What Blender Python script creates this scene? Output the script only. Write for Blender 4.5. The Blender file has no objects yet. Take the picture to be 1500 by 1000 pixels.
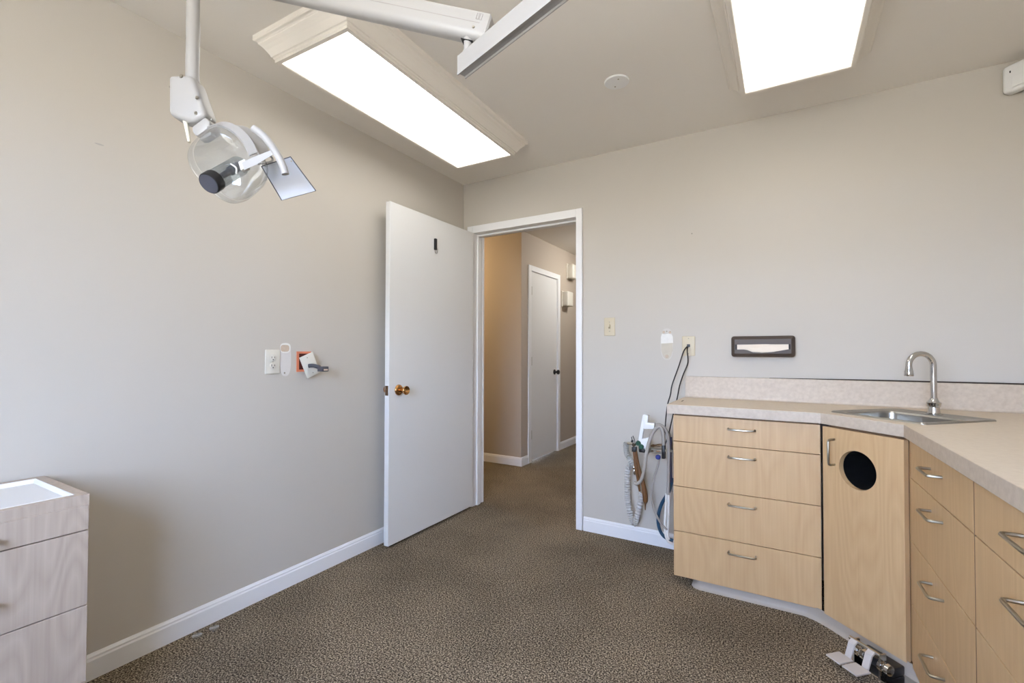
import bpy, bmesh, math, random
from mathutils import Vector, Matrix
random.seed(7)
PI = math.pi
C = bpy.context.scene.collection
scn = bpy.context.scene

# ------------------------------------------------------------------ camera
CAM = Vector((2.1189, -2.8503, 1.1536))
YAW, PITCH, ROLL, FPX, SY = 0.5337, 0.0168, 0.0022, 676.92, 5.105
_cy, _sy, _cp, _sp = math.cos(YAW), math.sin(YAW), math.cos(PITCH), math.sin(PITCH)
FW = Vector((-_sy*_cp, _cy*_cp, _sp))
_rt = Vector((_cy, _sy, 0)); _up = _rt.cross(FW)
RT = _rt*math.cos(ROLL) + _up*math.sin(ROLL)
UP = -_rt*math.sin(ROLL) + _up*math.cos(ROLL)

def ray(u, v): return FW + RT*((u-750)/FPX) + UP*((500+SY-v)/FPX)
def AT(u, v, y):                       # the point of the plane Y = y seen at that place of the photo
    d = ray(u, v); return CAM + d*((y-CAM.y)/d.y)
def AD(u, v, dep): return CAM + ray(u, v)*dep     # the point at a distance along the view

cam = bpy.data.cameras.new('camera'); cam.sensor_width = 36; cam.lens = FPX/1500*36
cam.shift_y = SY/1500; cam.clip_start = 0.02
co = bpy.data.objects.new('camera', cam); C.objects.link(co)
M = Matrix((RT, UP, -FW)).transposed().to_4x4(); M.translation = CAM
co.matrix_world = M; scn.camera = co

# ------------------------------------------------------------------ materials
def lin(r, g, b):
    f = lambda c: (c/255/12.92 if c/255 <= .04045 else ((c/255+.055)/1.055)**2.4)
    return (f(r), f(g), f(b), 1)

def mat(name, col, rough=.5, metal=0, var=0, vscale=30, bump=0, bscale=200, stretch=(1, 1, 1), coat=0, spec=None, col2=None, trans=0):
    m = bpy.data.materials.new(name); m.use_nodes = True
    nt = m.node_tree; b = nt.nodes['Principled BSDF']
    b.inputs['Base Color'].default_value = col
    b.inputs['Roughness'].default_value = rough
    b.inputs['Metallic'].default_value = metal
    if coat: b.inputs['Coat Weight'].default_value = coat; b.inputs['Coat Roughness'].default_value = .15
    if spec is not None: b.inputs['Specular IOR Level'].default_value = spec
    tc = nt.nodes.new('ShaderNodeTexCoord'); mp = nt.nodes.new('ShaderNodeMapping')
    mp.inputs['Scale'].default_value = stretch
    nt.links.new(tc.outputs['Object'], mp.inputs['Vector'])
    if var or col2:
        n = nt.nodes.new('ShaderNodeTexNoise'); n.inputs['Scale'].default_value = vscale; n.inputs['Detail'].default_value = 5
        nt.links.new(mp.outputs[0], n.inputs['Vector'])
        r = nt.nodes.new('ShaderNodeValToRGB')
        r.color_ramp.elements[0].position = .3; r.color_ramp.elements[1].position = .7
        c2 = col2 or tuple(min(1, c*(1+var)) for c in col[:3])+(1,)
        c1 = col if col2 else tuple(c*(1-var) for c in col[:3])+(1,)
        r.color_ramp.elements[0].color = c1; r.color_ramp.elements[1].color = c2
        nt.links.new(n.outputs['Fac'], r.inputs[0]); nt.links.new(r.outputs[0], b.inputs['Base Color'])
    if bump:
        n2 = nt.nodes.new('ShaderNodeTexNoise'); n2.inputs['Scale'].default_value = bscale; n2.inputs['Detail'].default_value = 3
        nt.links.new(tc.outputs['Object'], n2.inputs['Vector'])
        bp = nt.nodes.new('ShaderNodeBump'); bp.inputs['Strength'].default_value = bump; bp.inputs['Distance'].default_value = .002
        nt.links.new(n2.outputs['Fac'], bp.inputs['Height']); nt.links.new(bp.outputs[0], b.inputs['Normal'])
    return m

def wood(name, ca, cb, rings=.35, rough=.42, freq=34):
    m = bpy.data.materials.new(name); m.use_nodes = True
    nt = m.node_tree; N = nt.nodes.new; L = nt.links.new; b = nt.nodes['Principled BSDF']
    b.inputs['Roughness'].default_value = rough
    tc = N('ShaderNodeTexCoord'); oi = N('ShaderNodeObjectInfo')
    off = N('ShaderNodeVectorMath'); off.operation = 'ADD'
    mul = N('ShaderNodeVectorMath'); mul.operation = 'SCALE'; mul.inputs['Scale'].default_value = 3.0
    geo = N('ShaderNodeVectorMath'); geo.operation = 'ADD'
    L(oi.outputs['Location'], mul.inputs[0]); L(tc.outputs['Object'], off.inputs[0]); L(mul.outputs[0], off.inputs[1])
    m1 = N('ShaderNodeMapping'); m1.inputs['Scale'].default_value = (130, 130, 3); L(off.outputs[0], m1.inputs[0])
    n1 = N('ShaderNodeTexNoise'); n1.inputs['Scale'].default_value = 1; n1.inputs['Detail'].default_value = 6; L(m1.outputs[0], n1.inputs['Vector'])
    m2 = N('ShaderNodeMapping'); m2.inputs['Scale'].default_value = (4.2, 4.2, .75); L(off.outputs[0], m2.inputs[0])
    n2 = N('ShaderNodeTexNoise'); n2.inputs['Scale'].default_value = 1; n2.inputs['Detail'].default_value = 2; L(m2.outputs[0], n2.inputs['Vector'])
    k = N('ShaderNodeMath'); k.operation = 'MULTIPLY'; k.inputs[1].default_value = freq; L(n2.outputs['Fac'], k.inputs[0])
    pp = N('ShaderNodeMath'); pp.operation = 'PINGPONG'; pp.inputs[1].default_value = 1; L(k.outputs[0], pp.inputs[0])
    mx = N('ShaderNodeMix'); mx.data_type = 'FLOAT'; mx.inputs[0].default_value = rings
    L(n1.outputs['Fac'], mx.inputs[2]); L(pp.outputs[0], mx.inputs[3])
    r = N('ShaderNodeValToRGB'); r.color_ramp.elements[0].position = .15; r.color_ramp.elements[1].position = .85
    r.color_ramp.elements[0].color = ca; r.color_ramp.elements[1].color = cb
    L(mx.outputs[0], r.inputs[0]); L(r.outputs[0], b.inputs['Base Color'])
    return m

def carpet_mat():
    m = bpy.data.materials.new('brown_carpet'); m.use_nodes = True
    nt = m.node_tree; N = nt.nodes.new; L = nt.links.new; b = nt.nodes['Principled BSDF']
    b.inputs['Roughness'].default_value = .95; b.inputs['Specular IOR Level'].default_value = .1
    tc = N('ShaderNodeTexCoord')
    n = N('ShaderNodeTexNoise'); n.inputs['Scale'].default_value = 165; n.inputs['Detail'].default_value = 2; n.inputs['Roughness'].default_value = .7
    L(tc.outputs['Object'], n.inputs['Vector'])
    r = N('ShaderNodeValToRGB'); e = r.color_ramp.elements
    e[0].position = .38; e[0].color = CARPET[0]; e[1].position = .63; e[1].color = CARPET[2]
    k = e.new(.5); k.color = CARPET[1]
    L(n.outputs['Fac'], r.inputs[0])
    n3 = N('ShaderNodeTexNoise'); n3.inputs['Scale'].default_value = 1.7; n3.inputs['Detail'].default_value = 4
    L(tc.outputs['Object'], n3.inputs['Vector'])
    mr = N('ShaderNodeMapRange'); mr.inputs[1].default_value = .35; mr.inputs[2].default_value = .62; mr.inputs[3].default_value = .74; mr.inputs[4].default_value = 1.08
    L(n3.outputs['Fac'], mr.inputs[0])
    mm = N('ShaderNodeVectorMath'); mm.operation = 'SCALE'; L(r.outputs[0], mm.inputs[0]); L(mr.outputs[0], mm.inputs['Scale'])
    L(mm.outputs[0], b.inputs['Base Color'])
    bp = N('ShaderNodeBump'); bp.inputs['Strength'].default_value = .7; bp.inputs['Distance'].default_value = .004
    L(n.outputs['Fac'], bp.inputs['Height']); L(bp.outputs[0], b.inputs['Normal'])
    return m

def emit(name, col, s):
    m = bpy.data.materials.new(name); m.use_nodes = True
    nt = m.node_tree; nt.nodes.clear()
    o = nt.nodes.new('ShaderNodeOutputMaterial'); e = nt.nodes.new('ShaderNodeEmission')
    e.inputs[0].default_value = col; e.inputs[1].default_value = s
    nt.links.new(e.outputs[0], o.inputs[0]); return m

def clear(name, tint=(.97, .98, .98, 1), gl=.12, blend=.25, milk=.06, k=.5, base=0):
    m = bpy.data.materials.new(name); m.use_nodes = True
    nt = m.node_tree; nt.nodes.clear(); N = nt.nodes.new; L = nt.links.new
    o = N('ShaderNodeOutputMaterial'); t = N('ShaderNodeBsdfTransparent'); t.inputs[0].default_value = tint
    g = N('ShaderNodeBsdfGlossy'); g.inputs['Roughness'].default_value = gl
    d = N('ShaderNodeBsdfDiffuse'); d.inputs[0].default_value = (.85, .85, .84, 1)
    lw = N('ShaderNodeLayerWeight'); lw.inputs[0].default_value = blend
    mr = N('ShaderNodeMath'); mr.operation = 'MULTIPLY'; mr.operation = 'MULTIPLY_ADD'; mr.inputs[1].default_value = k; mr.inputs[2].default_value = base
    x0 = N('ShaderNodeMixShader'); x0.inputs[0].default_value = milk; L(t.outputs[0], x0.inputs[1]); L(d.outputs[0], x0.inputs[2])
    x = N('ShaderNodeMixShader'); L(lw.outputs['Facing'], mr.inputs[0]); L(mr.outputs[0], x.inputs[0]); L(x0.outputs[0], x.inputs[1]); L(g.outputs[0], x.inputs[2])
    L(x.outputs[0], o.inputs[0]); return m

CARPET = (lin(38, 31, 24), lin(102, 90, 75), lin(182, 167, 143))
WALLC = lin(195, 189, 179)
m_wall = mat('wall_paint', WALLC, .75, bump=.06, bscale=260)
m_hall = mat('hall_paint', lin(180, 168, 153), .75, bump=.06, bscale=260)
m_ceil = mat('ceiling_paint', lin(232, 227, 219), .85, bump=.08, bscale=220)
m_trim = mat('white_trim_paint', lin(236, 236, 236), .4)
m_door = mat('white_door_paint', lin(226, 226, 224), .38)
m_fixt = mat('fixture_painted_wood', lin(234, 228, 218), .55)
m_carpet = carpet_mat()
m_maple = wood('maple_laminate', lin(187, 153, 111), lin(203, 171, 128), .28)
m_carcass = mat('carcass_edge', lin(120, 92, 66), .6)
m_cart = wood('pale_maple_laminate', lin(165, 149, 134), lin(187, 173, 158), .33, .42, 64)
m_top = mat('beige_laminate', lin(212, 196, 174), .42, vscale=60, col2=lin(220, 205, 184))
m_edge = mat('grey_beige_laminate_edge', lin(184, 169, 151), .45, vscale=60, col2=lin(198, 184, 166))
m_steel = mat('brushed_steel', lin(176, 174, 168), .3, 1, var=.06, vscale=60, stretch=(1, 12, 12))
m_nickel = mat('satin_nickel', lin(168, 162, 148), .32, 1)
m_chrome = mat('chrome', lin(214, 214, 214), .1, 1)
m_brass = mat('polished_brass', lin(182, 136, 86), .2, 1)
m_darkbrass = mat('aged_brass', lin(120, 96, 74), .35, 1)
m_almond = mat('almond_plastic', lin(202, 190, 163), .45)
m_ivory = mat('ivory_plastic', lin(218, 214, 202), .4)
m_white = mat('white_plastic', lin(236, 236, 234), .35)
m_arm = mat('white_enamel', lin(164, 162, 159), .38)
m_shadowless = mat('dark_slot', lin(18, 14, 12), .7)
m_black = mat('black_plastic', lin(22, 22, 24), .4)
m_cap = mat('charcoal_cap', lin(70, 70, 78), .45)
m_pedal = mat('zinc_plate', lin(196, 190, 184), .5, .15)
m_cord = mat('black_cord', lin(20, 19, 20), .55)
m_brownbox = mat('smoked_plastic', lin(70, 58, 50), .5)
m_paper = mat('paper', lin(236, 224, 208), .8)
m_patch = mat('white_spackle', lin(230, 228, 222), .85, var=.03, vscale=60)
m_tan = mat('bare_drywall', lin(196, 178, 158), .9, var=.06, vscale=90)
m_orange = mat('orange_box_plastic', lin(214, 128, 96), .55)
m_grey = mat('grey_hose', lin(162, 156, 148), .5)
m_rib = mat('ribbed_hose', lin(190, 188, 184), .5)
m_bronze = mat('brown_sleeve', lin(112, 76, 44), .35)
m_green = mat('green_knob', lin(36, 78, 62), .4)
m_blue = mat('blue_knob', lin(40, 52, 128), .4)
m_teal = mat('blue_tubing', lin(40, 76, 102), .4)
m_tube = mat('white_tubing', lin(232, 230, 224), .4)
m_cove = mat('grey_vinyl_cove', lin(166, 156, 144), .5)
m_mirror = mat('pale_plate', lin(172, 175, 182), .6)
m_glass = clear('clear_plastic', milk=.08, k=.75)
m_glass2 = clear('dichroic_glass', (.93, .94, .93, 1), .1, .4, .14, .8, .12)
m_smoke = clear('smoky_glass', (.66, .69, .70, 1), .25, .3, .03, .5)
m_pane = clear('window_glass', (.98, .99, .99, 1), .02, .1, 0, .3)
LIGHT = 4.0
m_lens = emit('lit_diffuser', (1, .975, .93, 1), LIGHT)
m_hlamp = emit('lit_warm_globe', (1, .72, .40, 1), 130)
m_fill = emit('added_fill_globe', (1, .98, .95, 1), 105)
m_mark = mat('grey_print', lin(150, 146, 142), .6)
m_outside = mat('outdoor_ground', lin(120, 118, 110), .9)

# ------------------------------------------------------------------ mesh helpers
class MB:
    def __init__(s): s.bm = bmesh.new()
    def _merge(s, b, mtx=None):
        me = bpy.data.meshes.new('t'); b.to_mesh(me); b.free()
        if mtx is not None: me.transform(mtx)
        s.bm.from_mesh(me); bpy.data.meshes.remove(me); return s
    def box(s, lo, hi, bev=0, seg=2, mtx=None):
        b = bmesh.new(); bmesh.ops.create_cube(b, size=1)
        d = Vector(hi)-Vector(lo); c = (Vector(hi)+Vector(lo))/2
        for v in b.verts: v.co = Vector((v.co.x*d.x, v.co.y*d.y, v.co.z*d.z))+c
        if bev: bmesh.ops.bevel(b, geom=b.edges[:]+b.verts[:], offset=bev, segments=seg, profile=.5, affect='EDGES')
        return s._merge(b, mtx)
    def prism(s, poly, a, b_, bev=0, seg=2):                 # poly of 3-D points, moved along a..b_ (vectors)
        b = bmesh.new(); n = len(poly)
        lo = [b.verts.new(Vector(p)+Vector(a)) for p in poly]; hi = [b.verts.new(Vector(p)+Vector(b_)) for p in poly]
        b.faces.new(lo[::-1]); b.faces.new(hi)
        for i in range(n): b.faces.new((lo[i], lo[(i+1) % n], hi[(i+1) % n], hi[i]))
        bmesh.ops.recalc_face_normals(b, faces=b.faces[:])
        if bev: bmesh.ops.bevel(b, geom=b.edges[:], offset=bev, segments=seg, profile=.5, affect='EDGES')
        return s._merge(b)
    def slab(s, outer, holes, z0, z1):                       # plate with holes, 2-D loops
        b = bmesh.new(); loops = [outer]+holes
        for z in (z0, z1):
            es = []
            for lp in loops:
                vs = [b.verts.new((p[0], p[1], z)) for p in lp]
                es += [b.edges.new((vs[i], vs[(i+1) % len(vs)])) for i in range(len(vs))]
            bmesh.ops.triangle_fill(b, edges=es, use_beauty=True)
        b.verts.ensure_lookup_table(); base = 0; n = sum(len(l) for l in loops)
        for lp in loops:
            k = len(lp)
            for i in range(k):
                j = (i+1) % k
                b.faces.new((b.verts[base+i], b.verts[base+j], b.verts[n+base+j], b.verts[n+base+i]))
            base += k
        bmesh.ops.recalc_face_normals(b, faces=b.faces[:])
        return b
    def loft(s, loops, cap0=False, cap1=False):
        b = bmesh.new(); R = [[b.verts.new(Vector(p)) for p in lp] for lp in loops]
        for A, B in zip(R, R[1:]):
            k = len(A)
            for i in range(k): b.faces.new((A[i], A[(i+1) % k], B[(i+1) % k], B[i]))
        if cap0: b.faces.new(R[0][::-1])
        if cap1: b.faces.new(R[-1])
        bmesh.ops.recalc_face_normals(b, faces=b.faces[:])
        return s._merge(b)
    def tube(s, pts, r, n=10, rings=None, smooth=0, flat=None):
        P = [Vector(p) for p in pts]
        if smooth: P = spline(P, smooth)
        m = len(P); rr = r if callable(r) else (lambda t: r)
        loops = []; T = []
        for i in range(m):
            a = P[max(0, i-1)]; c = P[min(m-1, i+1)]; T.append((c-a).normalized())
        nrm = T[0].orthogonal().normalized()
        for i in range(m):
            nrm = (nrm-T[i]*nrm.dot(T[i])).normalized(); bi = T[i].cross(nrm)
            q = rr(i/(m-1) if m > 1 else 0)
            loops.append([P[i]+nrm*(q*math.cos(2*PI*k/n))+bi*(q*math.sin(2*PI*k/n)) for k in range(n)])
        return s.loft(loops, True, True)
    def lathe(s, o, d, prof, n=24):                          # profile of (distance along d, radius)
        o = Vector(o); d = Vector(d).normalized(); a = d.orthogonal().normalized(); c = d.cross(a)
        return s.loft([[o+d*h+a*(r*math.cos(2*PI*k/n))+c*(r*math.sin(2*PI*k/n)) for k in range(n)] for h, r in prof], True, True)
    def ribbon(s, pts, wid, th, smooth=6):                   # flat bent strap; wid = width vector, th = thickness
        P = spline([Vector(p) for p in pts], smooth); w = Vector(wid)
        loops = []
        for i in range(len(P)):
            t = (P[min(len(P)-1, i+1)]-P[max(0, i-1)]).normalized(); q = t.cross(w).normalized()*th/2
            loops.append([P[i]-w/2-q, P[i]+w/2-q, P[i]+w/2+q, P[i]-w/2+q])
        return s.loft(loops, True, True)

def spline(P, k):
    out = []
    for i in range(len(P)-1):
        p0, p1, p2, p3 = P[max(0, i-1)], P[i], P[i+1], P[min(len(P)-1, i+2)]
        for j in range(k):
            t = j/k
            out.append(.5*((2*p1)+(p2-p0)*t+(2*p0-5*p1+4*p2-p3)*t*t+(3*p1-p0-3*p2+p3)*t**3))
    return out+[P[-1]]

def rrect(cx, cy, hx, hy, r, n=6):
    o = []
    for qx, qy, a0 in ((1, 1, 0), (-1, 1, 90), (-1, -1, 180), (1, -1, 270)):
        for k in range(n+1):
            a = math.radians(a0+90*k/n); o.append((cx+qx*(hx-r)+r*math.cos(a), cy+qy*(hy-r)+r*math.sin(a)))
    return o

W = {}
def obj(name, mb, m, parent=None, smooth=False, label=None):
    me = bpy.data.meshes.new(name); mb.bm.to_mesh(me); mb.bm.free()
    w = W.get(parent.name, Matrix()) if parent else Matrix()
    me.transform(w.inverted()); me.materials.append(m)
    if smooth:
        for p in me.polygons: p.use_smooth = True
        me.set_sharp_from_angle(angle=math.radians(40))
    o = bpy.data.objects.new(name, me); C.objects.link(o)
    if parent: o.parent = parent
    W[o.name] = w
    if label: o['label'] = label
    return o
def thing(name, label, cat, loc=(0, 0, 0), rz=0, group=None):
    o = bpy.data.objects.new(name, None); C.objects.link(o); o.empty_display_size = .05
    o.location = loc; o.rotation_euler = (0, 0, rz)
    W[o.name] = Matrix.Translation(Vector(loc)) @ Matrix.Rotation(rz, 4, 'Z')
    return tag(o, label, cat, group)
def tag(o, label, cat, group=None):
    o['label'] = label; o['category'] = cat
    if group: o['group'] = group
    return o
def struct(name, mb, m, label, parent=None, smooth=False):
    o = obj(name, mb, m, parent, smooth); o['kind'] = 'structure'
    o['label'] = label; o['category'] = name.split('_')[0]
    return o

# ------------------------------------------------------------------ room shell
H = 2.44; RX = 3.1; RY = -3.8; OL, OR, OT = .095, .937, 2.052      # doorway
struct('floor', MB().box((-3.1, RY-.1, -.06), (RX+.1, 4.7, 0)), m_carpet, 'brown speckled loop-pile carpet across the room and the hall')
struct('ceiling', MB().box((-.1, RY-.1, H), (RX+.1, .06, H+.08)), m_ceil, 'off-white painted ceiling over the treatment room')
struct('ceiling_hall', MB().box((-3.1, .06, H-.03), (1.3, 4.7, H+.08)), m_ceil, 'dim off-white ceiling of the hall beyond the doorway')
struct('wall_left', MB().box((-.1, RY, 0), (0, .0, H)), m_wall, 'pale grey-beige wall behind the open door')
struct('wall_back', MB().box((-3.0, 0, 0), (OL-.02, .12, H)).box((OR+.02, 0, 0), (RX, .12, H)).box((OL-.02, 0, OT+.02), (OR+.02, .12, H)), m_wall, 'pale beige wall with the doorway and the light switch')
struct('wall_right', MB().box((RX, RY, 0), (RX+.1, .12, H)), m_wall, 'pale beige wall beyond the right run of cabinets')
wx0, wx1, wz0, wz1 = 1.05, 2.45, .85, 2.15
struct('wall_rear', MB().box((-.1, RY-.1, 0), (wx0, RY, H)).box((wx1, RY-.1, 0), (RX+.1, RY, H)).box((wx0, RY-.1, 0), (wx1, RY, wz0)).box((wx0, RY-.1, wz1), (wx1, RY, H)), m_wall, 'wall with the window behind the viewer')
f = MB()
for a, b in (((wx0, RY-.08, wz0), (wx0+.05, RY-.02, wz1)), ((wx1-.05, RY-.08, wz0), (wx1, RY-.02, wz1)), ((wx0+.05, RY-.08, wz0), (wx1-.05, RY-.02, wz0+.05)), ((wx0+.05, RY-.08, wz1-.05), (wx1-.05, RY-.02, wz1)), ((1.73, RY-.08, wz0+.05), (1.77, RY-.02, wz1-.05))): f.box(a, b)
wn = struct('window_1', f, m_trim, 'white framed window behind the viewer')
obj('pane', MB().box((wx0+.05, RY-.055, wz0+.05), (wx1-.05, RY-.05, wz1-.05)), m_pane, wn)
# hall
HX, HY = -.2, 1.26
struct('wall_hall_front', MB().box((-3.0, HY, 0), (HX, HY+.1, H-.03)), m_hall, 'tan hall wall facing the doorway')
D2a, D2b = 1.452, 2.125
struct('wall_hall_side', MB().box((HX-.1, HY+.1, 0), (HX, D2a, H-.03)).box((HX-.1, D2b, 0), (HX, 4.6, H-.03)).box((HX-.1, D2a, 2.035), (HX, D2b, H-.03)), m_hall, 'grey-beige side wall of the hall around the closed door')
struct('wall_hall_right', MB().box((1.2, .12, 0), (1.3, 4.6, H-.03)), m_hall, 'far right wall of the hall')
struct('wall_hall_end', MB().box((HX, 4.6, 0), (1.3, 4.7, H-.03)), m_hall, 'end wall of the hall')
struct('wall_hall_left', MB().box((-3.1, .12, 0), (-3.0, HY+.1, H-.03)), m_hall, 'end wall of the cross hall')

def base(name, x0, y0, x1, y1, nx, ny, label, h=.089, th=.012):
    # run along a wall with outward normal n: flat face with a small moulded top
    prof = [(0, 0), (th, 0), (th, h-.022), (th-.003, h-.016), (th-.003, h-.010), (th-.007, h-.004), (th-.009, h), (0, h)]
    p = [Vector((x0+nx*a, y0+ny*a, z)) for a, z in prof]
    struct(name, MB().prism(p, (0, 0, 0), (x1-x0, y1-y0, 0)), m_trim, label)
base('baseboard_left', 0, RY, 0, 0, 1, 0, 'white baseboard along the left wall')
base('baseboard_back', OR+.045, 0, 1.72, 0, 0, -1, 'white baseboard between the doorway and the cabinets')
base('baseboard_hall_front', -3, HY, HX+.012, HY, 0, -1, 'white baseboard on the tan hall wall')
base('baseboard_hall_corner', HX, HY, HX, D2a-.06, 1, 0, 'short white baseboard beside the hall door')
base('baseboard_hall_side', HX, D2b+.055, HX, 4.6, 1, 0, 'white baseboard beyond the hall door')

# doorway casing and jamb
cw = .047
t = MB()
t.box((OR-.004, -.018, 0), (OR+cw-.008, 0, OT+.055), .003)
t.box((OL-cw, -.018, 0), (OL+.002, 0, OT+.055), .003)
t.box((OL+.002, -.018, OT), (OR-.004, 0, OT+.055), .003)
for yy in (-.0, ):
    t.box((OL-.02, 0, 0), (OL, .13, OT+.02)); t.box((OR, 0, 0), (OR+.02, .13, OT+.02)); t.box((OL, 0, OT), (OR, .13, OT+.02))
t.box((OL, .045, 0), (OL+.012, .085, OT)); t.box((OR-.012, .045, 0), (OR, .085, OT)); t.box((OL+.012, .045, OT-.012), (OR-.012, .085, OT))
t.box((OR-.004, .12, 0), (OR+cw, .14, OT+.055)); t.box((OL-cw, .12, 0), (OL+.004, .14, OT+.055)); t.box((OL+.004, .12, OT), (OR-.004, .14, OT+.055))
tr = struct('trim_1', t, m_trim, 'white casing and jamb of the open doorway')
obj('strike_plate', MB().box((OR-.0025, .006, .90), (OR+.0, .034, .96)), m_darkbrass, tr, label='dull brass strike plate')

# open door leaf, hinged left, standing almost along the left wall
DX0, DX1, DY0, DY1, DZ0, DZ1 = .078, .113, -.876, -.026, .018, 2.05
d1 = struct('door_1', MB().box((DX0, DY0, DZ0), (DX1, DY1, DZ1), .0015, 1), m_door, 'plain white door standing open beside the left wall')
kz, ky = .928, -.797
def knob(o, sgn, m, parent, nm='knob'):
    d = Vector((sgn, 0, 0))
    ro = obj('rose', MB().lathe(o, d, [(0, .033), (.004, .033), (.009, .029), (.013, .02), (.014, .012)]), m, parent, True)
    k = obj(nm, MB().lathe(Vector(o)+d*.012, d, [(0, .013), (.012, .0125), (.018, .015), (.030, .019), (.046, .0255), (.052, .027), (.054, .0255), (.051, .022), (.040, .013), (.037, .004)]), m, parent, True)
knob((DX1, ky, kz), 1, m_brass, d1); knob((DX0, ky, kz), -1, m_brass, d1)
obj('latch_plate', MB().box((DX0+.005, DY0-.0012, kz-.029), (DX1-.006, DY0+.001, kz+.029), .0005, 1).box((DX0+.011, DY0-.009, kz-.007), (DX1-.013, DY0, kz+.007), .001, 1), m_darkbrass, d1, label='aged brass latch plate on the door edge')
hk = thing('coat_hook', 'small black hook with a wire loop high on the open door', 'hook', (DX1, -.472, 1.84))
obj('body', MB().box((DX1+.0005, -.482, 1.835), (DX1+.016, -.462, 1.912), .004), m_black, hk, True)
obj('loop', MB().tube([(DX1+.008, -.478, 1.836), (DX1+.01, -.479, 1.822), (DX1+.011, -.470, 1.813), (DX1+.011, -.458, 1.818), (DX1+.011, -.455, 1.832), (DX1+.01, -.452, 1.848)], .0016, 6, smooth=4), m_nickel, hk, True)

# hall door
t = MB(); x = HX
t.box((x, D2a-.055, 0), (x+.016, D2a+.004, 2.08), .003); t.box((x, D2b-.004, 0), (x+.016, D2b+.055, 2.08), .003); t.box((x, D2a+.004, 2.022), (x+.016, D2b-.004, 2.08), .003)
t.box((x-.1, D2a, 0), (x, D2a+.012, 2.035)); t.box((x-.1, D2b-.012, 0), (x, D2b, 2.035)); t.box((x-.1, D2a+.012, 2.022), (x, D2b-.012, 2.035))
struct('trim_2', t, m_trim, 'white casing of the closed door in the hall')
d2 = struct('door_2', MB().box((x-.04, D2a+.015, .012), (x-.002, D2b-.015, 2.019), .0015, 1), m_door, 'closed white door in the hall')
for z in (.24, 1.02, 1.77):
    obj('hinge', MB().box((x-.002, D2a+.012, z), (x+.001, D2a+.04, z+.09)).lathe((x+.004, D2a+.016, z), (0, 0, 1), [(0, .006), (.09, .006)], 10), m_nickel, d2, True)
obj('knob', MB().lathe((x-.002, D2b-.075, .93), (1, 0, 0), [(0, .03), (.006, .03), (.01, .013), (.03, .012), (.036, .02), (.045, .027), (.056, .027), (.064, .02), (.067, .006)]), m_black, d2, True, 'black round knob')

# two boxes on the hall wall
for (z0, z1, y0, y1, lab) in ((2.075, 2.25, 2.40, 2.56, 'white wall box high on the hall wall, close under the ceiling'), (1.72, 1.895, 2.25, 2.41, 'white wall box on the hall wall, lower of the two')):
    b = thing('wall_box', lab, 'box', (HX, (y0+y1)/2, z0), 0, 'boxes on the hall wall')
    obj('housing', MB().box((HX, y0, z0), (HX+.085, y1, z1), .012, 3), m_ivory, b, True)
    obj('base_plate', MB().box((HX, y0-.012, z0-.008), (HX+.012, y1+.012, z1+.008), .003), m_ivory, b)

# ------------------------------------------------------------------ ceiling lights
def fixture(cx, cy, rz, label, cid):
    hx, hy = .194, .611
    t = thing('ceiling_light', label, 'ceiling light', (cx, cy, H), rz, 'moulded ceiling lights')
    R = Matrix.Translation((cx, cy, 0)) @ Matrix.Rotation(rz, 4, 'Z')
    def loop(o, z): return [R @ Vector((sx*(hx+o), sy*(hy+o), z)) for sx, sy in ((1, 1), (-1, 1), (-1, -1), (1, -1))]
    prof = [(0, 2.368), (0, 2.343), (.003, 2.340), (.019, 2.340), (.019, 2.352), (.022, 2.354), (.024, 2.360), (.029, 2.362), (.031, 2.367),
            (.036, 2.375), (.043, 2.386), (.053, 2.398), (.062, 2.406), (.064, 2.409), (.064, 2.413), (.068, 2.416), (.075, 2.418), (.078, 2.422), (.078, H)]
    obj('frame', MB().loft([loop(o, z) for o, z in prof]), m_fixt, t)
    obj('diffuser', MB().loft([loop(-.0005, 2.344), loop(-.022, 2.378)], False, True), m_lens, t, label='glowing white diffuser panel')
    return t
fixture(.5225, -1.0955, .021, 'long lit ceiling light with deep moulded frame near the open door', 1)
fixture(2.166, -1.118, 0, 'lit ceiling light with moulded frame above the sink cabinets', 2)
cd = thing('ceiling_cover', 'round grey-white blank cover plate screwed to the ceiling', 'cover plate', (1.44, -.731, H))
obj('plate', MB().lathe((1.44, -.731, H), (0, 0, -1), [(0, .058), (.004, .058), (.007, .055), (.0072, .05)], 40), m_white, cd, True)
for dx, dy in ((-.016, .026), (.016, -.026)):
    obj('screw', MB().lathe((1.44+dx, -.731+dy, H-.007), (0, 0, -1), [(0, .0045), (.002, .003)], 12), m_nickel, cd)

# hall lamps (out of sight round the corner; the second is added to brighten the closed door)
for x, y, m, lab in ((-1.35, .72, m_hlamp, 'round warm ceiling lamp in the cross hall'), (.6, 2.2, m_fill, 'unseen round ceiling lamp added in the hall to light the closed door')):
    l = thing('hall_lamp', lab, 'ceiling light', (x, y, H-.03))
    obj('canopy', MB().lathe((x, y, H-.03), (0, 0, -1), [(0, .12), (.02, .12), (.022, .1)]), m_white, l, True)
    obj('globe', MB().lathe((x, y, H-.052), (0, 0, -1), [(0, .1), (.03, .1), (.06, .08), (.08, .04), (.085, .01)]), m, l, True)

# motion detector in the right back corner
q = Matrix.Translation((3.022, -.078, 0)) @ Matrix.Rotation(-PI/4, 4, 'Z')
pd = thing('motion_detector', 'white corner motion detector under the ceiling at far right', 'detector', (3.022, -.078, 2.28))
obj('housing', MB().box((-.085, -.03, 2.283), (.085, .022, 2.402), .014, 3, q), m_white, pd, True)
obj('lens', MB().box((-.05, -.033, 2.297), (.05, -.028, 2.345), .003, 2, q), m_white, pd)
obj('indicator', MB().box((-.056, -.032, 2.364), (-.052, -.029, 2.373), .0005, 1, q), m_black, pd)

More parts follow.
